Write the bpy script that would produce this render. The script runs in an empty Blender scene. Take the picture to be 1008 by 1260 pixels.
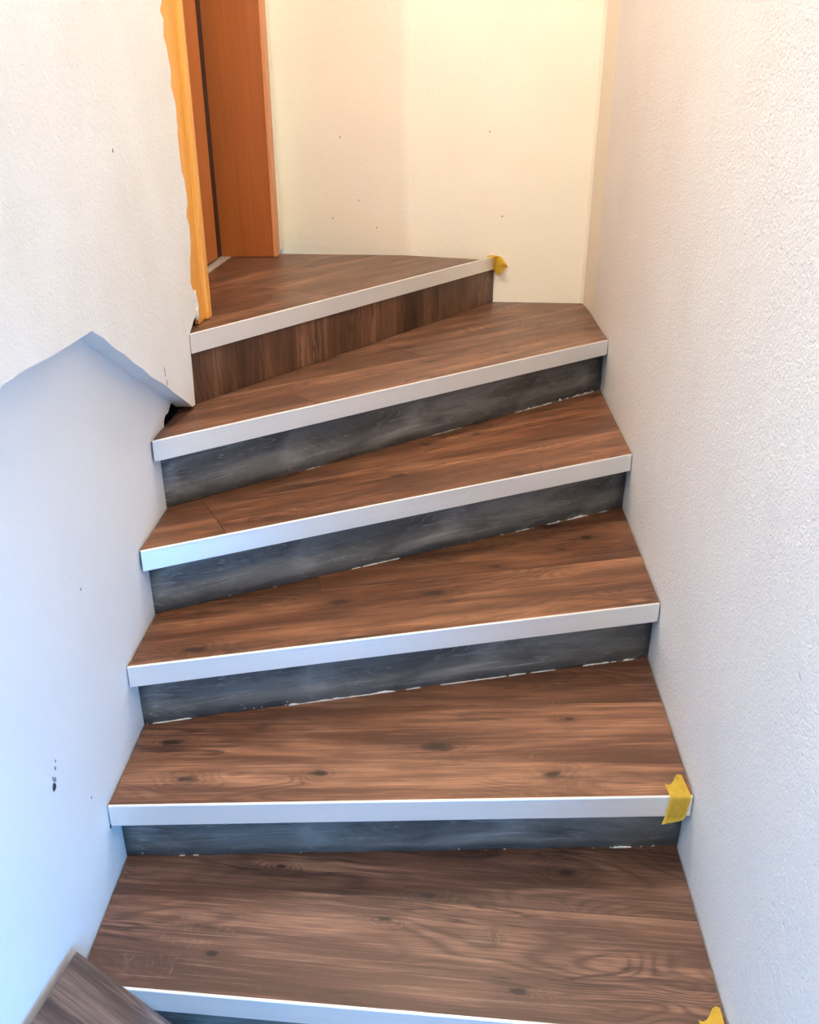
import bpy, bmesh, math, random
from mathutils import Vector, Matrix
random.seed(7)
S = bpy.context.scene
C = S.collection
R = math.radians

# ------------------------------------------------------------------ camera
F_PX, PITCH, CAM_Z = 1043.18, 24.215, 1.3528
cd = bpy.data.cameras.new('camera')
cd.sensor_fit = 'VERTICAL'; cd.sensor_height = 36.0; cd.sensor_width = 28.8
cd.lens = 36.0 * F_PX / 1260.0
cd.clip_start = 0.02
cam = bpy.data.objects.new('camera', cd); C.objects.link(cam)
cam.location = (0, 0, CAM_Z); cam.rotation_euler = (R(90 - PITCH), 0, 0)
S.camera = cam

# ------------------------------------------------------------------ world, light, exposure
w = bpy.data.worlds.new('sky'); S.world = w; w.use_nodes = True
bg = w.node_tree.nodes['Background']
bg.inputs['Color'].default_value = (0.33, 0.62, 1.0, 1); bg.inputs['Strength'].default_value = 1.0
S.view_settings.view_transform = 'Standard'; S.view_settings.look = 'None'
S.view_settings.gamma = 1.0; S.view_settings.use_curve_mapping = False
S.view_settings.exposure = 0.12

LAMPS = [((0.05, 2.25), 96.0, 'round opal ceiling lamp above the winding treads'), ((-0.32, -0.25), 175.0, 'unseen fill lamp added above the lower hall')]
LAMP_COL = (1.0, 0.885, 0.74)
WIN_Y0, WIN_Y1, WIN_Z0, WIN_Z1 = -0.55, 0.40, -0.25, 0.60   # window in the right wall of the lower hall
WIN_W = 31.0
wl = bpy.data.lights.new('window_daylight', 'AREA'); wl.shape = 'RECTANGLE'
wl.size = WIN_Y1 - WIN_Y0 - 0.1; wl.size_y = WIN_Z1 - WIN_Z0 - 0.1
wl.energy = WIN_W; wl.color = (0.05, 0.42, 1.0)
wlo = bpy.data.objects.new('window_daylight', wl); C.objects.link(wlo)
wlo.location = (0.465, (WIN_Y0 + WIN_Y1) / 2, (WIN_Z0 + WIN_Z1) / 2)
wlo.rotation_euler = (R(90), 0, R(90))

# ------------------------------------------------------------------ fitted plan of the stairwell (metres)
ZS = {-1: -0.178, 0: 0.0038, 1: 0.1780, 2: 0.3565, 3: 0.5385, 4: 0.7232, 5: 0.8999}
FLOOR_Z = -0.358
CEIL_Z = 3.35
OV = 0.0476            # nosing overhang in front of the riser
GH = 0.0465            # height of the nosing profile's front face
X0, X1 = -0.55, 0.65
NOS = {-1: (0.76, 0.56), 0: (0.9991, 0.8898), 1: (1.2421, 1.2701), 2: (1.4458, 1.7125),
       3: (1.6125, 2.212), 4: (1.7926, 2.7721)}
UX = -0.535            # face of the upper, thicker left wall
LX = lambda y: -0.5803 + 0.0025 * y      # face of the lower left wall
RX = lambda y: 0.4638 + 0.0694 * y       # face of the right wall
NEWEL = Vector((UX, 2.055))
C1 = Vector((RX(3.18), 3.18)); C0 = Vector((0.694, 3.437)); BEND = Vector((-0.02, 3.505)); BL = Vector((UX, 3.715))
T5R = Vector((0.345, 3.4690))

# ------------------------------------------------------------------ small helpers
def V2(x, y): return Vector((x, y))
def clip(poly, a, n):
    """keep the part of a convex polygon where (p-a).n >= 0"""
    out = []
    for i, p in enumerate(poly):
        q = poly[(i + 1) % len(poly)]
        dp, dq = (p - a).dot(n), (q - a).dot(n)
        if dp >= 0: out.append(p)
        if (dp >= 0) != (dq >= 0): out.append(p + (q - p) * (dp / (dp - dq)))
    return out
def link(name, me, mat, parent=None):
    o = bpy.data.objects.new(name, me); C.objects.link(o)
    if mat: me.materials.append(mat)
    if parent: o.parent = parent
    return o
def mesh_of(bm, name, smooth=False):
    bmesh.ops.recalc_face_normals(bm, faces=bm.faces)
    me = bpy.data.meshes.new(name); bm.to_mesh(me); bm.free()
    if smooth:
        for p in me.polygons: p.use_smooth = True
    return me
def tag(o, label=None, cat=None, group=None, kind=None):
    if label: o['label'] = label
    if cat: o['category'] = cat
    if group: o['group'] = group
    if kind: o['kind'] = kind
    return o
def prism(bm, poly, z0, z1, bev=0.0):
    b = [bm.verts.new((p[0], p[1], z0)) for p in poly]
    t = [bm.verts.new((p[0], p[1], z1)) for p in poly]
    n = len(poly)
    bm.faces.new(b[::-1]); ft = bm.faces.new(t)
    for i in range(n): bm.faces.new((b[i], b[(i + 1) % n], t[(i + 1) % n], t[i]))
    if bev:
        bmesh.ops.bevel(bm, geom=list(ft.edges), offset=bev, segments=2, affect='EDGES', profile=0.5)
def prism_x(bm, poly_yz, x0, x1):
    """polygon in the y-z plane, thick in x"""
    a = [bm.verts.new((x0(p[0]) if callable(x0) else x0, p[0], p[1])) for p in poly_yz]
    b = [bm.verts.new((x1(p[0]) if callable(x1) else x1, p[0], p[1])) for p in poly_yz]
    n = len(poly_yz)
    bm.faces.new(a); bm.faces.new(b[::-1])
    for i in range(n): bm.faces.new((a[i], b[i], b[(i + 1) % n], a[(i + 1) % n]))
def box(bm, lo, hi, bev=0.0):
    prism(bm, [(lo[0], lo[1]), (hi[0], lo[1]), (hi[0], hi[1]), (lo[0], hi[1])], lo[2], hi[2])
    if bev: bmesh.ops.bevel(bm, geom=bm.edges[:], offset=bev, segments=2, affect='EDGES', profile=0.5)

# ------------------------------------------------------------------ materials
class NT:
    def __init__(s, name):
        s.m = bpy.data.materials.new(name); s.m.use_nodes = True
        s.t = s.m.node_tree; s.b = s.t.nodes['Principled BSDF']
    def n(s, typ, **kw):
        x = s.t.nodes.new(typ)
        for k, v in kw.items():
            if k in x.inputs: 
                x.inputs[k].default_value = v
            else: setattr(x, k, v)
        return x
    def l(s, a, b): s.t.links.new(a, b)
    def coords(s, scale=(1, 1, 1), offset=None):
        tc = s.n('ShaderNodeTexCoord'); mp = s.n('ShaderNodeMapping'); mp.inputs['Scale'].default_value = scale
        src = tc.outputs['Object']
        if offset is not None:
            ad = s.n('ShaderNodeVectorMath', operation='ADD'); s.l(src, ad.inputs[0]); s.l(offset, ad.inputs[1]); src = ad.outputs[0]
        s.l(src, mp.inputs['Vector']); return mp.outputs[0]
    def noise(s, vec, scale, detail=4, rough=.55, dist=0.):
        x = s.n('ShaderNodeTexNoise'); s.l(vec, x.inputs['Vector'])
        x.inputs['Scale'].default_value = scale; x.inputs['Detail'].default_value = detail
        x.inputs['Roughness'].default_value = rough; x.inputs['Distortion'].default_value = dist
        return x.outputs['Fac']
    def ramp(s, fac, stops, interp='LINEAR'):
        x = s.n('ShaderNodeValToRGB'); s.l(fac, x.inputs[0]); cr = x.color_ramp; cr.interpolation = interp
        while len(cr.elements) < len(stops): cr.elements.new(0.5)
        for e, (p, c) in zip(cr.elements, stops):
            e.position = p; e.color = (*c, 1) if len(c) == 3 else c
        return x.outputs['Color']
    def mix(s, fac, a, b, typ='MIX'):
        x = s.n('ShaderNodeMix', data_type='RGBA', blend_type=typ)
        if isinstance(fac, (int, float)): x.inputs[0].default_value = fac
        else: s.l(fac, x.inputs[0])
        for i, v in ((6, a), (7, b)):
            if isinstance(v, tuple): x.inputs[i].default_value = (*v, 1) if len(v) == 3 else v
            else: s.l(v, x.inputs[i])
        return x.outputs[2]
    def math(s, op, a, b=None, c=None):
        x = s.n('ShaderNodeMath', operation=op)
        for i, v in enumerate((a, b, c)):
            if v is None: continue
            if isinstance(v, (int, float)): x.inputs[i].default_value = v
            else: s.l(v, x.inputs[i])
        return x.outputs[0]
    def bump(s, h, strength, dist, nrm=None):
        x = s.n('ShaderNodeBump'); x.inputs['Strength'].default_value = strength; x.inputs['Distance'].default_value = dist
        s.l(h, x.inputs['Height'])
        if nrm: s.l(nrm, x.inputs['Normal'])
        return x.outputs[0]
    def out(s, col=None, rough=None, nrm=None, metal=None):
        for k, v in (('Base Color', col), ('Roughness', rough), ('Normal', nrm), ('Metallic', metal)):
            if v is None: continue
            if isinstance(v, (int, float)): s.b.inputs[k].default_value = v
            elif isinstance(v, tuple): s.b.inputs[k].default_value = (*v, 1)
            else: s.l(v, s.b.inputs[k])
        return s.m

def plaster(name, col, grain=1.0, coarse=150, tint=(0.93, 0.91, 0.88)):
    m = NT(name); v = m.coords()
    g1 = m.noise(v, coarse, 3, .6); g2 = m.noise(v, coarse * .4, 3, .55, .6); g3 = m.noise(v, 4, 3, .5)
    h = m.math('ADD', g1, m.math('MULTIPLY', g2, .8))
    c = m.mix(m.ramp(g3, [(.35, (0, 0, 0)), (.7, (1, 1, 1))]), col, tuple(a * b for a, b in zip(col, tint)))
    wav = m.noise(v, 7, 2, .5)
    nb = m.bump(wav, .16, .008)
    return m.out(c, .85, m.bump(h, .55 * grain, .0022, nb))
M = {}
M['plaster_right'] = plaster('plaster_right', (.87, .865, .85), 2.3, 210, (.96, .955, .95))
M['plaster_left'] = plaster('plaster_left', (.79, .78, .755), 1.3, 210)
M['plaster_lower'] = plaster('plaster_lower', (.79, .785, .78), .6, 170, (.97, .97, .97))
M['plaster_back'] = plaster('plaster_back', (.86, .815, .69), .9, 170, (.98, .97, .96))
M['plaster_chip'] = plaster('plaster_chip', (.80, .77, .70), 1.2, 240)
M['ceiling_paint'] = plaster('ceiling_paint', (.80, .79, .77), .5, 120)

def wood():
    m = NT('laminate_wood')
    oi = m.n('ShaderNodeObjectInfo'); sep = m.n('ShaderNodeSeparateColor'); m.l(oi.outputs['Color'], sep.inputs[0])
    tone, seed, knot = sep.outputs[0], sep.outputs[1], sep.outputs[2]
    cmb = m.n('ShaderNodeCombineXYZ')
    m.l(m.math('MULTIPLY', seed, 37.0), cmb.inputs[0]); m.l(m.math('MULTIPLY', seed, 11.3), cmb.inputs[1]); m.l(m.math('MULTIPLY', seed, 5.7), cmb.inputs[2])
    v = m.coords((1, 1, 1), cmb.outputs[0])
    def stretch(sx, sy):
        mp = m.n('ShaderNodeMapping'); mp.inputs['Scale'].default_value = (sx, sy, sx); m.l(v, mp.inputs['Vector']); return mp.outputs[0]
    # knots, and a figure that bends around them
    vo = m.n('ShaderNodeTexVoronoi', feature='F1', voronoi_dimensions='2D'); vo.inputs['Scale'].default_value = 1.0; vo.inputs['Randomness'].default_value = 1.0
    m.l(stretch(3.6, 8.0), vo.inputs['Vector'])
    kd = vo.outputs['Distance']; sel = m.n('ShaderNodeSeparateColor'); m.l(vo.outputs['Color'], sel.inputs[0])
    kd = m.math('MULTIPLY', kd, m.math('MULTIPLY_ADD', sel.outputs[1], 1.5, .75))
    kn = m.noise(stretch(28, 75), 1.0, 4, .68)
    kdn = m.math('ADD', kd, m.math('MULTIPLY', m.math('SUBTRACT', kn, .5), .20))
    ksel = m.math('GREATER_THAN', sel.outputs[0], m.math('SUBTRACT', 1.0, knot))
    kmask = m.math('MULTIPLY', m.ramp(kdn, [(.05, (1, 1, 1)), (.11, (0, 0, 0))]), ksel)
    khalo = m.math('MULTIPLY', m.ramp(kdn, [(.0, (1, 1, 1)), (.42, (0, 0, 0))], 'EASE'), ksel)
    # broad bands along the board
    b1 = m.noise(stretch(1.1, 11), 1.0, 5, .62, .9)
    b2 = m.noise(stretch(2.6, 34), 1.0, 4, .6, 1.0)
    b3 = m.noise(stretch(5.5, 7), 1.0, 3, .55, .6)
    # cathedral figure: contour lines of a stretched height field
    hf = m.noise(stretch(1.7, 6.5), 1.0, 2, .45, .4)
    hf = m.math('ADD', hf, m.math('MULTIPLY', khalo, .16))
    rings = m.math('SINE', m.math('ADD', m.math('MULTIPLY', hf, 150.0), m.math('MULTIPLY', kn, .6)))
    rings = m.math('POWER', m.math('MULTIPLY_ADD', rings, .5, .5), 2.0)
    rmask = m.ramp(m.noise(stretch(2.2, 6), 1.0, 2, .5), [(.44, (0, 0, 0)), (.58, (1, 1, 1))])
    rings = m.math('MULTIPLY', rings, m.math('MAXIMUM', rmask, m.math('MULTIPLY', khalo, .8)))
    # fine fibres, dark cracks and pale cross flecks
    fib = m.noise(stretch(3.5, 280), 1.0, 4, .68)
    fib2 = m.noise(stretch(5, 200), 1.0, 4, .62)
    crk = m.noise(stretch(1.9, 24), 1.0, 3, .55, 1.6)
    crack = m.ramp(crk, [(.0, (0, 0, 0)), (.46, (0, 0, 0)), (.495, (1, 1, 1)), (.505, (1, 1, 1)), (.54, (0, 0, 0))])
    crm = m.ramp(m.noise(stretch(2.4, 7), 1.0, 2), [(.50, (0, 0, 0)), (.60, (1, 1, 1))])
    crack = m.math('MULTIPLY', crack, crm)
    flk = m.noise(stretch(80, 26), 1.0, 3, .6, 1.5)
    fmask = m.ramp(m.noise(stretch(4, 9), 1.0, 2), [(.58, (0, 0, 0)), (.70, (1, 1, 1))])
    fleck = m.math('MULTIPLY', m.ramp(flk, [(.56, (0, 0, 0)), (.70, (1, 1, 1))]), fmask)
    base = m.ramp(b1, [(.30, (.045, .017, .008)), (.43, (.125, .050, .025)), (.54, (.235, .104, .054)), (.70, (.42, .205, .115))])
    c = m.mix(m.math('MULTIPLY', m.ramp(b2, [(.36, (1, 1, 1)), (.56, (0, 0, 0))]), .60), base, (.085, .034, .017))
    c = m.mix(m.math('MULTIPLY', m.ramp(b3, [(.52, (0, 0, 0)), (.72, (1, 1, 1))]), .35), c, (.090, .038, .020))
    c = m.mix(m.math('MULTIPLY', rings, .70), c, (.060, .024, .012))
    c = m.mix(m.math('MULTIPLY', m.ramp(fib, [(.38, (1, 1, 1)), (.58, (0, 0, 0))]), .50), c, (.060, .024, .013))
    c = m.mix(m.math('MULTIPLY', m.ramp(fib2, [(.55, (0, 0, 0)), (.72, (1, 1, 1))]), .40), c, (.46, .26, .165))
    c = m.mix(m.math('MULTIPLY', fleck, .22), c, (.50, .31, .20))
    c = m.mix(m.math('MULTIPLY', crack, .80), c, (.025, .011, .007))
    c = m.mix(m.math('MULTIPLY', khalo, .38), c, (.060, .025, .013))
    c = m.mix(m.math('MULTIPLY', kmask, .88), c, (.020, .009, .006))
    tn = m.n('ShaderNodeVectorMath', operation='SCALE'); m.l(c, tn.inputs[0]); m.l(m.math('MULTIPLY', tone, 2.0), tn.inputs['Scale'])
    hs = m.n('ShaderNodeHueSaturation'); m.l(tn.outputs[0], hs.inputs['Color']); m.l(oi.outputs['Alpha'], hs.inputs['Saturation'])
    rg = m.math('MULTIPLY_ADD', m.noise(stretch(2, 6), 1.0, 3), .25, .30)
    return m.out(hs.outputs[0], rg, m.bump(fib, .18, .0008))
M['wood'] = wood()

def screed():
    m = NT('trowelled_screed'); v = m.coords((1, 1, 1))
    mp = m.n('ShaderNodeMapping'); mp.inputs['Scale'].default_value = (4.5, 4.5, 13); m.l(v, mp.inputs['Vector'])
    a = m.noise(mp.outputs[0], 1.0, 4, .55, 1.1); b = m.noise(v, 9, 4, .6, .6); f = m.noise(v, 160, 3, .6)
    mp2 = m.n('ShaderNodeMapping'); mp2.inputs['Scale'].default_value = (3.5, 3.5, 42); mp2.inputs['Rotation'].default_value = (0, .10, 0); m.l(v, mp2.inputs['Vector'])
    s = m.noise(mp2.outputs[0], 1.0, 3, .5, 1.2)
    streak = m.ramp(s, [(.0, (0, 0, 0)), (.50, (0, 0, 0)), (.515, (1, 1, 1)), (.53, (0, 0, 0))])
    c = m.ramp(a, [(.30, (.052, .052, .049)), (.46, (.095, .094, .088)), (.60, (.16, .157, .146)), (.74, (.25, .245, .23))])
    c = m.mix(m.math('MULTIPLY', m.ramp(b, [(.45, (0, 0, 0)), (.62, (1, 1, 1))]), .45), c, (.17, .168, .16))
    c = m.mix(m.math('MULTIPLY', streak, .5), c, (.36, .355, .34))
    c = m.mix(m.math('MULTIPLY', m.ramp(f, [(.66, (0, 0, 0)), (.72, (1, 1, 1))]), .25), c, (.30, .30, .29))
    h = m.math('ADD', a, m.math('ADD', m.math('MULTIPLY', streak, .35), m.math('MULTIPLY', f, .08)))
    return m.out(c, m.ramp(b, [(.3, (.34,) * 3), (.7, (.55,) * 3)]), m.bump(h, .6, .004))
M['screed'] = screed()

def alu():
    m = NT('anodised_aluminium'); v = m.coords((3, 900, 900))
    f = m.noise(v, 1.0, 2, .5)
    c = m.mix(f, (.76, .755, .74), (.84, .835, .82))
    return m.out(c, .40, m.bump(f, .05, .0004), .50)
M['alu'] = alu()
def simple(name, col, rough=.6, metal=0., var=.12, scale=40):
    m = NT(name); v = m.coords(); f = m.noise(v, scale, 3)
    c = m.mix(f, tuple(x * (1 - var) for x in col), tuple(min(1, x * (1 + var)) for x in col))
    return m.out(c, rough, m.bump(f, .1, .001), metal)
M['core'] = simple('bare_substrate', (.035, .033, .030), .9)
M['filler'] = simple('white_filler', (.58, .56, .53), .8, 0, .1, 200)
M['dark'] = simple('dark_chip', (.045, .043, .042), .9)
M['grey_chip'] = simple('grey_chip', (.25, .25, .26), .9)
M['metal_grey'] = simple('threshold_metal', (.42, .36, .31), .5, .2)
M['white_frame'] = simple('white_frame', (.80, .80, .80), .4)
def tape_mat():
    m = NT('masking_tape'); v = m.coords(); f = m.noise(v, 90, 4, .6, .5)
    c = m.mix(m.ramp(f, [(.3, (0, 0, 0)), (.7, (1, 1, 1))]), (.86, .58, .05), (.95, .70, .11))
    m.b.inputs['Transmission Weight'].default_value = 0.0
    return m.out(c, .5, m.bump(f, .35, .0015))
M['tape'] = tape_mat()
def veneer(name, c0, c1, rough=.38):
    m = NT(name); v = m.coords((14, 14, .7)); v2 = m.coords((170, 170, 2.4)); v3 = m.coords((3, 3, .3))
    a = m.noise(v, 1.0, 4, .55, .6); b = m.noise(v2, 1.0, 3, .6); d = m.noise(v3, 1.0, 2)
    c = m.mix(m.ramp(m.math('MULTIPLY_ADD', d, .5, m.math('MULTIPLY', a, .5)), [(.35, (0, 0, 0)), (.65, (1, 1, 1))]), c0, c1)
    c = m.mix(m.math('MULTIPLY', m.ramp(b, [(.4, (1, 1, 1)), (.6, (0, 0, 0))]), .22), c, tuple(x * .6 for x in c0))
    return m.out(c, rough, m.bump(b, .06, .0006))
M['veneer'] = veneer('beech_veneer', (.30, .078, .013), (.38, .110, .020))
M['leaf'] = veneer('leaf_veneer', (.42, .125, .028), (.52, .175, .042))
M['pine'] = veneer('yellow_pine', (.66, .27, .035), (.82, .40, .075), .45)
M['edge_band'] = veneer('edge_band', (.52, .19, .065), (.62, .26, .10), .4)
M['gap'] = simple('painted_rebate_shade', (.035, .010, .006), .7)

# ------------------------------------------------------------------ setting: walls, floor, ceiling
def structure(name, bm, mat, label=None):
    o = link(name, mesh_of(bm, name), mat); o['kind'] = 'structure'
    if label: o['label'] = label
    return o
YB = -2.1                                     # wall behind the camera
def ragged(p, q, n, amp, rnd):
    """points from p to q (excluded) with a hand-cut wobble"""
    out = []
    d = Vector((q[0] - p[0], q[1] - p[1])); nn = Vector((-d.y, d.x)).normalized()
    for i in range(n):
        a = rnd.uniform(-amp, amp) if i else 0
        out.append((p[0] + d.x * i / n + nn.x * a, p[1] + d.y * i / n + nn.y * a))
    return out
rr = random.Random(3)
# lower left wall: the original masonry; its upper right corner is broken away beside the fourth tread
bm = bmesh.new()
poly = [(YB, FLOOR_Z - .02), (2.06, FLOOR_Z - .02), (2.06, .60)] + \
       [(2.055, .66), (1.955, .69), (1.895, .720), (1.898, .732), (1.915, .741), (1.94, .740), (1.965, .752), (2.0, .757), (2.02, .768), (2.06, .77)] + \
       [(2.06, CEIL_Z + .02), (YB, CEIL_Z + .02)]
prism_x(bm, poly, LX, -0.74)
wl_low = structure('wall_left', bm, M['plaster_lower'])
bm = bmesh.new(); prism_x(bm, [(1.88, .62), (2.118, .62), (2.118, .85), (2.06, .85), (1.88, .82)], -0.64, -0.735)
link('cavity_backing', mesh_of(bm, 'cavity_backing'), simple('painted_cavity_dark', (.012, .011, .010), .95), wl_low)  # near-black backing block: the hole's darkness is put into its colour
# upper left wall: 4 cm proud of the lower one, cut off along two slanting edges
bm = bmesh.new()
pk, tip = (1.426, 1.0455), (2.012, .7325)
low = ragged((YB, 1.075), (0.6, 1.052), 3, .003, rr) + ragged((0.6, 1.052), pk, 9, .0025, rr) + ragged(pk, tip, 12, .0035, rr)
end = [tip, (2.040, .729), (2.047, .80), (2.052, .90), (2.088, .913), (2.112, .925), (2.148, .934), (2.166, .946), (2.172, .962), (2.158, .978), (2.135, .992), (2.118, 1.015)]
upw = []
z = 1.035
prof = [(1.0, 2.118), (1.1, 2.150), (1.2, 2.160), (1.35, 2.148), (1.6, 2.108), (2.0, 2.10), (3.2, 2.10)]
while z < 3.0:
    for (za, ya), (zb_, yb) in zip(prof[:-1], prof[1:]):
        if za <= z < zb_: base = ya + (yb - ya) * (z - za) / (zb_ - za)
    upw.append((base + rr.choice((-1, 1)) * rr.uniform(.0, .013), z)); z += rr.uniform(.010, .035)
poly = low + end + upw + [(2.13, CEIL_Z + .02), (YB, CEIL_Z + .02)]
prism_x(bm, poly, UX, lambda y: LX(y) - .0005)
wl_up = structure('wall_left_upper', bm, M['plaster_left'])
# wall around and above the door, back to the landing wall
bm = bmesh.new()
D_Y0, D_Y1, D_TOP = 2.265, 3.445, ZS[5] + 2.02
prism_x(bm, [(2.065, D_TOP), (2.065, CEIL_Z + .02), (3.82, CEIL_Z + .02), (3.82, ZS[5] + .001), (D_Y1 + .03, ZS[5] + .001), (D_Y1 + .03, D_TOP)], UX - .002, -0.74)
prism_x(bm, [(2.065, ZS[5] + .001), (2.065, D_TOP), (D_Y0 - .03, D_TOP), (D_Y0 - .03, ZS[5] + .001)], UX - .030, -0.74)
structure('wall_left_landing', bm, M['plaster_back'])
# right wall, with the window of the lower hall
def wall_strip(bm, pts, z0, z1, thick):
    for a, b in zip(pts[:-1], pts[1:]):
        a, b = Vector(a), Vector(b); d = (b - a).normalized(); n = Vector((d.y, -d.x)) * thick
        prism(bm, [a, b, b + n, a + n], z0, z1)
bm = bmesh.new()
rp = lambda y: (RX(y), y)
def rslab(y0, y1, z0, z1):
    prism(bm, [(RX(y0), y0), (RX(y1), y1), (RX(y1) + .22, y1), (RX(y0) + .22, y0)], z0, z1)
# one outline with a window hole, built from four slabs sharing straight joints outside the picture
rslab(YB, WIN_Y0, FLOOR_Z - .02, CEIL_Z + .02); rslab(WIN_Y0, WIN_Y1, FLOOR_Z - .02, WIN_Z0); rslab(WIN_Y0, WIN_Y1, WIN_Z1, CEIL_Z + .02)
rslab(WIN_Y1, 3.18, FLOOR_Z - .02, CEIL_Z + .02)
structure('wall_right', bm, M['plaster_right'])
# landing wall: two planes meeting in a soft bend, and the short return beside the right wall
bm = bmesh.new()
top = []
def bwall(z):
    pts = []
    pts += [Vector((C1.x + .004, C1.y)), C0 + Vector((-.002, -.012)), C0 + Vector((-.012, .003))]
    nb = 8
    lo = max(0, 1 - (z - ZS[4]) / .30)                 # the bend flares towards the floor
    bend = BEND + Vector((.07 * lo * lo, -.009 * lo * lo))
    d1 = (C0 - bend).normalized(); d2 = (BL - bend).normalized()
    r = .022 + .03 * lo
    for i in range(nb + 1):
        t = i / nb
        p = (bend + d1 * r) * (1 - t) ** 2 + bend * 2 * t * (1 - t) + (bend + d2 * r) * t * t
        pts.append(p)
    pts.append(BL + (BL - BEND).normalized() * .12)
    return pts
zl = [.45, ZS[4], .76, .80, .84, .88, .92, .96, 1.0, 1.04, 1.1, 1.3, 1.8, CEIL_Z + .02]
rows = [[bm.verts.new((p.x, p.y, z)) for p in bwall(z)] for z in zl]
back = [[bm.verts.new((p.x + (.12 if i < 2 else 0), p.y + (.2 if i >= 1 else 0), z)) for i, p in enumerate(bwall(z))] for z in (zl[0], zl[-1])]
for r0, r1 in zip(rows[:-1], rows[1:]):
    for i in range(len(r0) - 1): bm.faces.new((r0[i], r0[i + 1], r1[i + 1], r1[i]))
for i in range(len(rows[0]) - 1):
    bm.faces.new((back[0][i], back[0][i + 1], back[1][i + 1], back[1][i]))
    bm.faces.new((rows[0][i], rows[0][i + 1], back[0][i + 1], back[0][i])); bm.faces.new((rows[-1][i], rows[-1][i + 1], back[1][i + 1], back[1][i]))
for i in (0, -1):
    bm.faces.new([r[i] for r in rows] + [back[1][i], back[0][i]])
wb = structure('wall_back', bm, M['plaster_back'])
for p in wb.data.polygons: p.use_smooth = p.center.z > .46 and abs(p.center.x - BEND.x - .035) < .10 and abs(p.normal.z) < .3 and p.center.y < 3.6
bm = bmesh.new(); box(bm, (-.74, YB - .2, FLOOR_Z - .02), (.75, YB, CEIL_Z + .02)); structure('wall_front', bm, M['plaster_right'])
bm = bmesh.new(); box(bm, (-.9, YB - .2, FLOOR_Z - .12), (.95, 3.9, FLOOR_Z)); structure('floor', bm, simple('floor_screed', (.22, .21, .20), .8))
bm = bmesh.new(); box(bm, (-.9, YB - .2, CEIL_Z), (.98, 3.9, CEIL_Z + .1)); structure('ceiling', bm, M['ceiling_paint'])
# window in the lower hall
wr = bpy.data.objects.new('window_1', None); C.objects.link(wr); wr['kind'] = 'structure'
wx = RX(-.1) + .12
wr.location = (wx, 0, 0)
bm = bmesh.new()
fy0, fy1, fz0, fz1 = WIN_Y0, WIN_Y1, WIN_Z0, WIN_Z1
for a, b in (((fy0, fz0), (fy1, fz0 + .06)), ((fy0, fz1 - .06), (fy1, fz1)), ((fy0, fz0), (fy0 + .06, fz1)), ((fy1 - .06, fz0), (fy1, fz1)), (((fy0 + fy1) / 2 - .03, fz0), ((fy0 + fy1) / 2 + .03, fz1))):
    box(bm, (-.03, a[0], a[1]), (.03, b[0], b[1]))
link('window_frame', mesh_of(bm, 'window_frame'), M['white_frame'], wr)
gm = NT('window_glass'); gm.b.inputs['Transmission Weight'].default_value = 1; gm.b.inputs['Roughness'].default_value = 0
for k in range(2):
    bm = bmesh.new(); y0 = fy0 + .06 if k == 0 else (fy0 + fy1) / 2 + .03
    box(bm, (-.004, y0, fz0 + .06), (.004, y0 + (fy1 - fy0) / 2 - .09, fz1 - .06)); link('pane', mesh_of(bm, 'pane'), gm.m, wr)

# small knocks and scuffs on the plaster
def blob(name, y, z, ry, rz, x, mat, parent=None, seed=0, thick=.0012):
    r_ = random.Random(seed); bm = bmesh.new(); n = 9
    pts = [(math.cos(i / n * 6.283) * ry * r_.uniform(.55, 1.15), math.sin(i / n * 6.283) * rz * r_.uniform(.55, 1.15)) for i in range(n)]
    prism_x(bm, pts, 0, thick)
    o = link(name, mesh_of(bm, name), mat, parent); o.location = (x, y, z); return o
wlo_ = bpy.data.objects['wall_left']
for i, (y, z, ry, rz, mt) in enumerate([(1.073, .381, .006, .009, 'dark'), (1.081, .389, .004, .005, 'grey_chip'), (1.088, .406, .0025, .004, 'grey_chip'), (1.094, .416, .002, .003, 'grey_chip'),
        (1.075, .395, .002, .006, 'grey_chip'), (1.243, .128, .003, .006, 'dark'), (1.70, .905, .003, .003, 'dark'), (1.30, .62, .002, .003, 'grey_chip'),
        (1.19, .25, .002, .003, 'grey_chip')]):
    blob('chip_mark', y, z, ry, rz, LX(y) - .0003, M[mt], wlo_, i)
for i, (y, z, ry, rz, mt) in enumerate([(1.815, .872, .002, .012, 'grey_chip'), (1.823, .845, .002, .008, 'grey_chip'), (1.66, 1.32, .003, .004, 'grey_chip')]):
    blob('chip_mark', y, z, ry, rz, UX - .0004, M[mt], wl_up, 40 + i)
for i, (px, z) in enumerate([(-.31, 1.03), (-.20, 1.1), (-.27, 1.33), (.30, 1.35), (.36, 1.05), (-.13, 1.0)]):
    t = (px - BL.x) / (BEND.x - BL.x); yy = BL.y + (BEND.y - BL.y) * t if t < 1 else BEND.y + (C0.y - BEND.y) * (px - BEND.x) / (C0.x - BEND.x)
    b_ = blob('chip_mark', yy - .0003, z, .003, .004, px, M['grey_chip'], wb, 70 + i); b_.rotation_euler.z = R(-90) - .2

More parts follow.
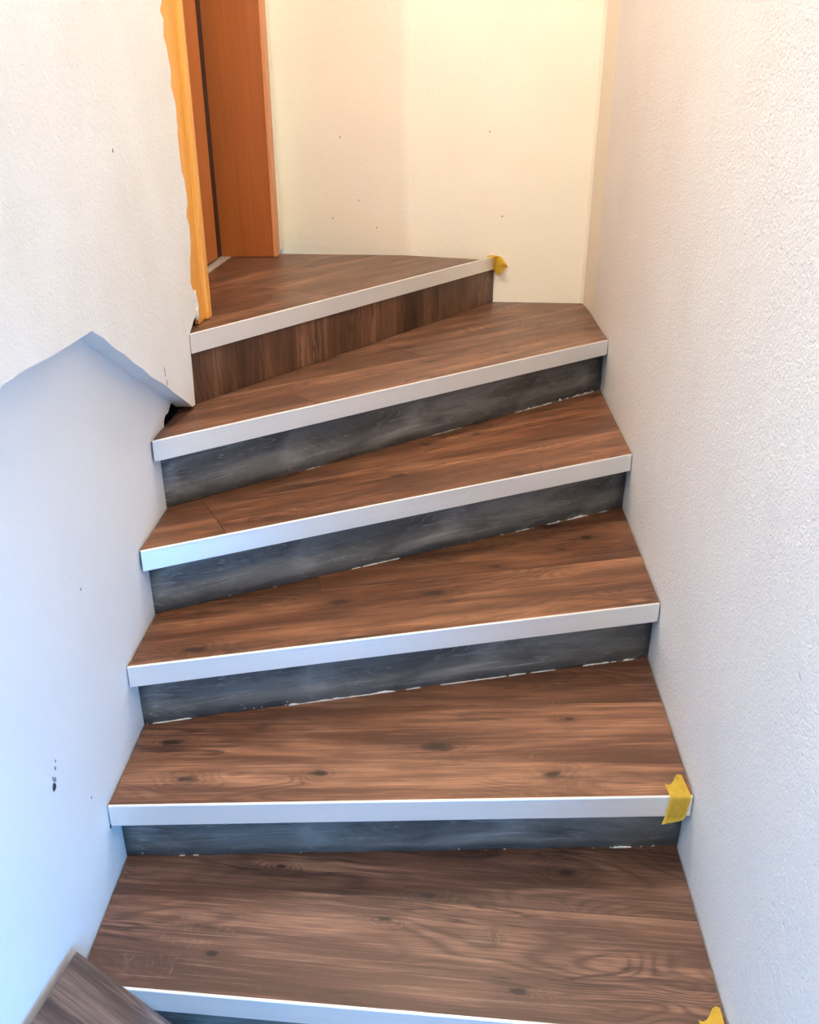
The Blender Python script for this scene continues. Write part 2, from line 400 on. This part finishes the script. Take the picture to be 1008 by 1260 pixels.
# ------------------------------------------------------------------ staircase
stair = bpy.data.objects.new('staircase', None); C.objects.link(stair); stair.location = (0, 1.0, FLOOR_Z)
tag(stair, 'winding staircase with dark brown wood treads, aluminium nosings and grey risers between plastered walls', 'staircase')
def put(o, parent):           # parent while keeping the world placement
    o.parent = parent
    pm = Matrix.Translation(parent.location) if parent.parent is None else (Matrix.Translation(parent.parent.location) @ parent.matrix_parent_inverse @ parent.matrix_basis)
    o.matrix_parent_inverse = pm.inverted()
G = .003                       # joint between boards and walls
LEFT_N = (V2(LX(0) + G, 0), Vector((1, -.0025)).normalized())
RIGHT_N = (V2(RX(0) - G, 0), Vector((-1, .0694)).normalized())
def frame(k):
    if k == 5: A, B = NEWEL, T5R
    else: A, B = V2(X0, NOS[k][0]), V2(X1, NOS[k][1])
    d = (B - A).normalized(); return A, d, Vector((-d.y, d.x))
def riser_line(k):
    A, d, n = frame(k); o = OV if k < 5 else .006
    return A + n * o, d, n
def region(k, front=0.0):
    A, d, n = frame(k)
    poly = [V2(-3, -3), V2(3, -3), V2(3, 6), V2(-3, 6)]
    poly = clip(poly, A + n * front, n)
    if k < 5:
        P, d2, n2 = riser_line(k + 1)
        poly = clip(poly, P + n2 * .008, -n2)
        poly = clip(poly, *LEFT_N); poly = clip(poly, *RIGHT_N)
        if k == 4:
            dr = (C0 - C1).normalized(); poly = clip(poly, C1 - Vector((dr.y, -dr.x)) * G * .3, Vector((-dr.y, dr.x)))
    else:
        poly = clip(poly, V2(-.742, 0), V2(1, 0)); poly = clip(poly, V2(0, 2.061), V2(0, 1))
    if k >= 4:
        db = (C0 - BEND).normalized(); poly = clip(poly, BEND + Vector((db.y, -db.x)) * G, Vector((db.y, -db.x)))
        if k == 5:
            db = (BEND - BL).normalized(); poly = clip(poly, BL + Vector((db.y, -db.x)) * G, Vector((db.y, -db.x)))
    return poly
def local(poly, A, d, n): return [Vector(((p - A).dot(d), (p - A).dot(n))) for p in poly]
def placed(o, A, d, z):
    o.location = (A.x, A.y, z); o.rotation_euler = (0, 0, math.atan2(d.y, d.x)); return o

# how each tread's boards are cut: (offset of the long joint from the nosing, [end joints along the front board], [.. rear board])
CUTS = {-1: (.19, [], []), 0: (.232, [], []), 1: (.30, [], []), 2: (.232, [], [.40]), 3: (.225, [.165], [.80]), 4: (.215, [.42], [.95]), 5: (.42, [.62], [.3])}
TONE = {-1: (.50, .48), 0: (.47, .32), 1: (.54, .47), 2: (.47, .42), 3: (.54, .62), 4: (.52, .44), 5: (.44, .42)}
SLANT = {3: .42, 4: .40}
seedn = [0.11]
def board(name, poly, A, d, n, z, parent, tone, knot=.42, thick=.010, sat=1.0):
    if len(poly) < 3: return None
    ar = abs(sum(poly[i].x * poly[(i + 1) % len(poly)].y - poly[(i + 1) % len(poly)].x * poly[i].y for i in range(len(poly)))) / 2
    if ar < .002: return None
    bm = bmesh.new(); prism(bm, local(poly, A, d, n), -thick, 0, .0009)
    o = link(name, mesh_of(bm, name), M['wood']); placed(o, A, d, z); put(o, parent)
    seedn[0] = (seedn[0] + .3819) % 1.0
    o.color = (tone, seedn[0], knot, sat); return o
TREAD = {}
for k in range(-1, 6):
    A, d, n = frame(k); z = ZS[k]; full = region(k, .004)
    if k == 4:                                   # the corner under the broken plaster
        pass
    bm = bmesh.new(); prism(bm, local(region(k, .006), A, d, n), -.044, -.0102)
    t = link('tread', mesh_of(bm, 'tread'), M['core']); placed(t, A, d, z); put(t, stair); TREAD[k] = t
    if k == 5:
        bm = bmesh.new(); prism(bm, local(clip(region(5, .05), V2(0, 2.12), V2(0, 1)), A, d, n), -.38, -.0445)
        co = link('landing_core', mesh_of(bm, 'landing_core'), M['core']); placed(co, A, d, z); put(co, stair)
    off, cf, cr = CUTS[k]
    for row, (cuts, sgn) in enumerate(((cf, -1), (cr, 1))):
        part = clip(full, A + n * (off + sgn * .0004), n * sgn)
        if len(part) < 3: continue
        # end joints square to the boards, slightly turned where the photograph shows it
        xs = sorted(cuts); lo = None
        segs = []
        rest = part
        for c_ in xs:
            P = A + d * c_; cn = (d + n * (SLANT.get(k, 0) if row == 0 else 0) * 0).normalized()
            segs.append(clip(rest, P - cn * .0004, -cn)); rest = clip(rest, P + cn * .0004, cn)
        segs.append(rest)
        for si, sg in enumerate(segs):
            tn = TONE[k][row] * (1.0 if si == len(segs) - 1 else .80)
            board('plank', sg, A, d, n, z, t, tn, .40 + .12 * row, .010, {0: .86, 1: .97, 2: 1.06, 3: 1.06}.get(k, 1.0))
    # nosing profile: an angle with a rounded front edge
    pr = [(0.0, -GH), (0.0035, -GH), (0.0035, -.0015), (.0045, .0002), (.0045, .0022), (.0010, .0022), (.0003, .0019), (-.0002, .0012), (-.0006, -.0002), (-.0004, -.004), (-.0004, -GH + .001)]
    if k == 5: lo_s, hi_s = .001, (T5R - A).length - .002
    else:
        la, ln = LEFT_N; ra, rn = RIGHT_N
        lo_s = (la - A).dot(ln) / d.dot(ln); hi_s = (ra - A).dot(rn) / d.dot(rn) - .001
        if k in (3, 4): lo_s += .004
    bm = bmesh.new()
    a_ = [bm.verts.new((lo_s, p[0], p[1])) for p in pr]; b_ = [bm.verts.new((hi_s, p[0], p[1])) for p in pr]
    m_ = len(pr); bm.faces.new(a_); bm.faces.new(b_[::-1])
    for i in range(m_): bm.faces.new((a_[i], a_[(i + 1) % m_], b_[(i + 1) % m_], b_[i]))
    o = link('nosing_profile', mesh_of(bm, 'nosing_profile'), M['alu']); placed(o, A, d, z); put(o, stair)
    o['label'] = 'silvery aluminium nosing strip'
    # riser under this nosing
    if k >= 0:
        P, d, n = riser_line(k); zb = ZS[k - 1] if k > 0 else ZS[-1]
        if k == 5: l0, l1 = .0, (T5R - NEWEL).length - .006
        else:
            l0 = (LEFT_N[0] - P).dot(LEFT_N[1]) / d.dot(LEFT_N[1]) - .002; l1 = (RIGHT_N[0] - P).dot(RIGHT_N[1]) / d.dot(RIGHT_N[1]) + .001
        hgt = z - .0445 - zb
        bm = bmesh.new()
        if k < 5:
            # slightly uneven face and a ragged foot
            nx = 40; rs = random.Random(100 + k); nz = 4
            grid = [[bm.verts.new((l0 + (l1 - l0) * i / nx, rs.uniform(-.0012, .0012), (hgt * j / nz if j else rs.uniform(-.001, .0022)))) for i in range(nx + 1)] for j in range(nz + 1)]
            for j in range(nz):
                for i in range(nx): bm.faces.new((grid[j][i], grid[j][i + 1], grid[j + 1][i + 1], grid[j + 1][i]))
            ext = bmesh.ops.extrude_face_region(bm, geom=bm.faces[:])
            bmesh.ops.translate(bm, verts=[v for v in ext['geom'] if isinstance(v, bmesh.types.BMVert)], vec=(0, .03, 0))
        else:
            prism(bm, [V2(l0, .010), V2(l1, .010), V2(l1, .04), V2(l0, .04)], 0, hgt)
        r_ = link('riser', mesh_of(bm, 'riser', k < 5), M['screed'] if k < 5 else M['core']); placed(r_, P, d, zb); put(r_, stair)
        r_['label'] = 'dark grey trowelled riser' if k < 5 else 'riser clad with upright dark wood boards'
        if k == 5:
            edges = [l0, .271, .823, .989, 1.110, l1]
            for i, (tn, kk) in enumerate(((.27, .2), (.37, .35), (.33, .4), (.17, .2), (.38, .3))):
                bm = bmesh.new(); L_ = edges[i + 1] - edges[i] - .0008
                # built with the grain along local x, then stood upright
                prism(bm, [V2(0, 0), V2(hgt - .001, 0), V2(hgt - .001, L_), V2(0, L_)], 0, .0095, .0009)
                o = link('board', mesh_of(bm, 'board'), M['wood'])
                rot = Matrix(((0, d.x, -n.x, 0), (0, d.y, -n.y, 0), (1, 0, 0, 0), (0, 0, 0, 1)))
                # local x -> up, local y -> along the riser, local z -> out of the riser
                p0 = P + d * edges[i] + n * .0097
                o.matrix_world = Matrix.Translation((p0.x, p0.y, zb + .0008)) @ rot
                put(o, r_)
                seedn[0] = (seedn[0] + .3819) % 1.0; o.color = (tn, seedn[0], kk, 1)
        else:
            # crumbs and smears of white filler along the foot of the riser
            rs = random.Random(k * 17 + 5); bm = bmesh.new()
            heavy = {1: [(.09, .13, .0025), (.885, .92, .002)], 2: [(.01, .08, .0025), (.26, .52, .0035), (.56, .80, .0015), (.86, .98, .004)], 3: [(.36, .46, .0015), (.68, .76, .003), (.80, .99, .0045)], 4: [(.24, .28, .003), (.52, .60, .003), (.74, .90, .005), (.86, .98, .006)], 0: []}[k]
            for s_, sz in [(rs.random(), rs.uniform(.4, .9)) for _ in range(14)]:
                x = l0 + .006 + (l1 - l0 - .012) * s_; L_ = rs.uniform(.0012, .004) * sz; hh = rs.uniform(.0007, .0018) * sz
                bmesh.ops.create_icosphere(bm, subdivisions=1, radius=1, matrix=Matrix.Translation((x, -.0012, .0003 + rs.uniform(0, .012) * rs.random())) @ Matrix.Diagonal((L_, .0016, hh, 1)))
            for a0, a1, hm in heavy:
                x0_, x1_ = l0 + .006 + (l1 - l0 - .012) * a0, l0 + .006 + (l1 - l0 - .012) * a1
                np_ = max(8, int((x1_ - x0_) / .006)); prev = None; hv = 0
                for i in range(np_ + 1):
                    hv = .6 * hv + rs.gauss(0, .6); hh = max(0, (hv * .6 + .12)) * hm * (0 if i in (0, np_) else 1)
                    x = x0_ + (x1_ - x0_) * i / np_
                    cur = [bm.verts.new((x, -.0022 - rs.uniform(0, .001), .0002)), bm.verts.new((x, -.0020, .0004 + hh)), bm.verts.new((x, .002, .0004 + hh)), bm.verts.new((x, .002, .0002))]
                    if prev and (hh > 0 or ph_ > 0):
                        for q in range(3): bm.faces.new((prev[q], cur[q], cur[q + 1], prev[q + 1]))
                    prev = cur; ph_ = hh
            fo = link('filler_crumbs', mesh_of(bm, 'filler_crumbs', True), M['filler']); placed(fo, P, d, zb); put(fo, r_); fo['kind'] = 'stuff'; fo['label'] = 'white filler crumbs along the foot of the riser'

# ------------------------------------------------------------------ door on the landing
door = bpy.data.objects.new('door_1', None); C.objects.link(door); door.location = (UX, (D_Y0 + D_Y1) / 2, ZS[5])
door['kind'] = 'structure'; door['label'] = 'orange brown wooden door and lining at the top of the stairs'
def dpart(name, lo, hi, mat, bev=.0015, label=None, parent=None):
    ctr = Vector([(a + b) / 2 for a, b in zip(lo, hi)])
    bm = bmesh.new(); box(bm, tuple(Vector(lo) - ctr), tuple(Vector(hi) - ctr), bev)
    o = link(name, mesh_of(bm, name), mat); o.location = ctr; put(o, parent or door)
    if label: o['label'] = label
    return o
zf = ZS[5]
dpart('door_lining', (-.800, D_Y1, zf + .002), (UX + .004, D_Y1 + .028, D_TOP - .03), M['veneer'])
dpart('door_lining', (-.800, D_Y0 - .028, zf + .002), (UX + .004, D_Y0, D_TOP - .03), M['veneer'])
dpart('door_lining', (-.800, D_Y0 - .028, D_TOP - .03), (UX + .004, D_Y1 + .028, D_TOP), M['veneer'])
dpart('casing', (UX + .002, D_Y1 - .003, zf + .001), (UX + .016, D_Y1 + .085, D_TOP + .05), M['edge_band'], .003, 'pale orange door casing')
bm = bmesh.new(); prism_x(bm, [(2.168, 0.003), (2.165, .062), (2.10, .095), (2.068, .13), (2.068, D_TOP + .05 - zf), (D_Y0 - .035, D_TOP + .05 - zf), (D_Y0 - .035, .002)], -.0115, -.0025)
o = link('casing', mesh_of(bm, 'casing'), M['pine']); o.location = (UX, 0, zf); put(o, door); o['label'] = 'yellow door casing with a ragged plaster edge over it'
dpart('casing_bead', (UX - .0115, D_Y0 - .0345, zf + .001), (UX + .012, D_Y0 + .002, D_TOP + .05), M['pine'], .006)
dpart('casing', (UX + .002, D_Y0 - .003, D_TOP - .035), (UX + .016, D_Y1 - .003, D_TOP + .05), M['edge_band'], .003)
dpart('casing_edge', (UX - .012, D_Y0 + .0022, zf + .002), (UX + .009, D_Y0 + .010, D_TOP - .035), M['edge_band'], .001)
leaf = dpart('door_leaf', (-.765, D_Y0 + .004, zf + .012), (-.728, D_Y1 - .111, D_TOP - .036), M['leaf'], .002, 'orange brown door leaf')
dpart('rebate_shade_strip', (-.800, D_Y1 - .110, zf + .006), (-.736, D_Y1 - .0005, D_TOP - .036), M['gap'], .001)  # dark strip that colours in the shade of the rebate beside the leaf
dpart('threshold', (-.800, D_Y0, zf - .006), (-.700, D_Y1 - .003, zf + .004), M['metal_grey'], .0015, 'pale grey threshold strip')
hb = bmesh.new(); box(hb, (0, -.018, -.10), (.008, .018, .10), .003)
hp = link('handle_plate', mesh_of(hb, 'handle_plate'), M['alu']); hp.location = (-.728, D_Y0 + .09, zf + 1.03); put(hp, leaf)
hb = bmesh.new(); box(hb, (.006, -.010, -.010), (.05, .010, .010), .004); box(hb, (.038, -.010, -.010), (.056, .12, .010))
hl = link('handle', mesh_of(hb, 'handle'), M['alu']); hl.location = (-.728, D_Y0 + .09, zf + 1.05); put(hl, leaf)
# plaster smeared over the foot of the near casing
bm = bmesh.new(); rs = random.Random(8)
for i in range(6):
    y = rs.uniform(2.150, 2.180); z_ = zf + rs.uniform(.025, .075)
    bmesh.ops.create_icosphere(bm, subdivisions=2, radius=1, matrix=Matrix.Translation((UX - .003, y, z_)) @ Matrix.Diagonal((.005, rs.uniform(.006, .013), rs.uniform(.010, .020), 1)))
for vv in bm.verts: vv.co += Vector((rs.uniform(-.001, .001), rs.uniform(-.0015, .0015), rs.uniform(-.002, .002)))
ps = link('plaster_smear', mesh_of(bm, 'plaster_smear', True), M['plaster_chip']); put(ps, wl_up); ps['kind'] = 'stuff'

# ------------------------------------------------------------------ things: tape, loose plank, lamp
def tape_piece(k, s0, label, width=.041, up=.048, down=.066, seed=0, lean=-.005, stand=.0012):
    """a torn strip folded over the nosing of tread k at distance s0 along it"""
    A, d, n = frame(k); rs = random.Random(seed); cols = 7
    path = [(up * f, .0032) for f in (1, .75, .5, .25)] + [(.004, .0034), (-.0022, .0030), (-.0028, -.002)] + [(-.0028, -down * f) for f in (.2, .4, .6)] + [(-.0026, -GH), (-.0015 + stand * 3, -down)]
    bm = bmesh.new(); rows = []
    for i, (y, z) in enumerate(path):
        row = []
        for j in range(cols):
            u = j / (cols - 1)
            x = u * width + (lean * -z / GH if z < 0 else 0)
            yy, zz = y, z + rs.uniform(0, .0007)
            if i == 0: yy += [-.014, -.017, -.013, -.004, .008, .013, .011][j] 
            if i == 1: yy += [-.006, -.007, -.005, -.002, .004, .006, .005][j]
            if i == len(path) - 1: zz += [-.004, -.003, -.001, 0, .003, .003, .008][j]
            row.append(bm.verts.new((x, yy, zz)))
        rows.append(row)
    for r0, r1 in zip(rows[:-1], rows[1:]):
        for j in range(cols - 1): bm.faces.new((r0[j], r0[j + 1], r1[j + 1], r1[j]))
    bmesh.ops.solidify(bm, geom=bm.faces[:], thickness=-.0004)
    o = link('masking_tape', mesh_of(bm, 'masking_tape', True), M['tape']); placed(o, A + d * s0, d, ZS[k])
    return tag(o, label, 'tape', 'yellow masking tape on the nosings')
def end_s(k):
    A, d, n = frame(k); return (RIGHT_N[0] - A).dot(RIGHT_N[1]) / d.dot(RIGHT_N[1])
tape_piece(1, end_s(1) - .046, 'yellow masking tape folded over the nosing of the second lowest tread', seed=2)
tape_piece(0, end_s(0) - .047, 'yellow masking tape on the front corner of the lowest tread', seed=5, up=.046)
# tape on the top tread: on the strip's end, with a crumpled flap on the landing wall
A, d, n = frame(5)
e = (T5R - A).length - .003
bm = bmesh.new()
wn = Vector(((C0 - BEND).normalized().y, -(C0 - BEND).normalized().x)); wd = (C0 - BEND).normalized()
def P5(s, off, z): q = A + d * s + n * off; return (q.x, q.y, ZS[5] + z)
def PW(s, off, z): q = T5R + wd * s + wn * off; return (q.x, q.y, ZS[5] + z)
v = [bm.verts.new(c) for c in (P5(e - .085, .003, .0035), P5(e - .004, -.003, .0040), P5(e - .006, .030, .0040), P5(e - .04, .020, .0036),
     P5(e - .030, -.0035, .002), P5(e - .004, -.0035, .002), P5(e - .004, -.0035, -.060), P5(e - .027, -.0035, -.048),
     PW(.018, .022, .001), PW(.047, .030, -.034), PW(.030, .020, -.046), PW(.010, .014, -.072), PW(.030, .040, -.024), PW(.012, .022, -.03))]
for f in ((0, 1, 2, 3), (0, 4, 5, 1), (4, 7, 6, 5), (1, 5, 8), (5, 13, 12, 8), (12, 9, 8), (13, 10, 9, 12), (5, 6, 11, 13), (13, 11, 10)):
    bm.faces.new([v[i] for i in f])
bmesh.ops.solidify(bm, geom=bm.faces[:], thickness=.0005)
for vv in bm.verts: vv.co -= Vector((T5R.x, T5R.y, ZS[5]))
o = link('masking_tape', mesh_of(bm, 'masking_tape'), M['tape']); o.location = (T5R.x, T5R.y, ZS[5])
tag(o, 'crumpled yellow masking tape on the top tread, at the landing wall', 'tape', 'yellow masking tape on the nosings')

# loose plank leaning on the lower left wall
P0 = Vector((-.570, 1.004, .0765)); e1 = Vector((0, -.950, .311)).normalized()
ph = R(-40); Wv = e1.cross(Vector((1, 0, 0))); e2 = Vector((1, 0, 0)) * math.cos(ph) + Wv * math.sin(ph)
nn = e2.cross(e1).normalized()
if nn.z < 0: nn = -nn
LENP = .40
bm = bmesh.new(); box(bm, (0, 0, -.009), (LENP, .195, 0))
bmesh.ops.bevel(bm, geom=bm.edges[:], offset=.0008, segments=1, affect='EDGES')
o = link('loose_plank', mesh_of(bm, 'loose_plank'), M['wood'])
yv = e1; zv = e2.cross(yv); xv = e2
o.matrix_world = Matrix.Translation(P0) @ Matrix(((xv.x, yv.x, zv.x, 0), (xv.y, yv.y, zv.y, 0), (xv.z, yv.z, zv.z, 0), (0, 0, 0, 1)))
o.color = (.42, .77, .1, .55)  # low saturation puts the grey sky sheen into the wood colour
tag(o, 'loose brown wooden plank with a painted grey sheen leaning on the left wall by the lowest tread', 'plank')

# ceiling lamp over the stairs, and an unseen fill lamp added in the hall
for (lx, ly), le, lab in LAMPS:
    lamp = bpy.data.objects.new('ceiling_lamp', None); C.objects.link(lamp); lamp.location = (lx, ly, CEIL_Z)
    tag(lamp, lab, 'lamp', 'opal ceiling lamps')
    bm = bmesh.new(); bmesh.ops.create_cone(bm, cap_ends=True, segments=32, radius1=.15, radius2=.15, depth=.03, matrix=Matrix.Translation((0, 0, -.0155)))
    link('lamp_base', mesh_of(bm, 'lamp_base'), M['white_frame'], lamp)
    bm = bmesh.new(); bmesh.ops.create_uvsphere(bm, u_segments=24, v_segments=12, radius=.17, matrix=Matrix.Diagonal((1, 1, .62, 1)))
    bmesh.ops.bisect_plane(bm, geom=bm.verts[:] + bm.edges[:] + bm.faces[:], plane_co=(0, 0, 0), plane_no=(0, 0, 1), clear_outer=True)
    em = NT('opal_glass'); em.b.inputs['Base Color'].default_value = (.9, .9, .88, 1)
    em.b.inputs['Emission Color'].default_value = (*LAMP_COL, 1); em.b.inputs['Emission Strength'].default_value = le
    sh = link('lamp_shade', mesh_of(bm, 'lamp_shade', True), em.m, lamp); sh.location = (0, 0, -.032)
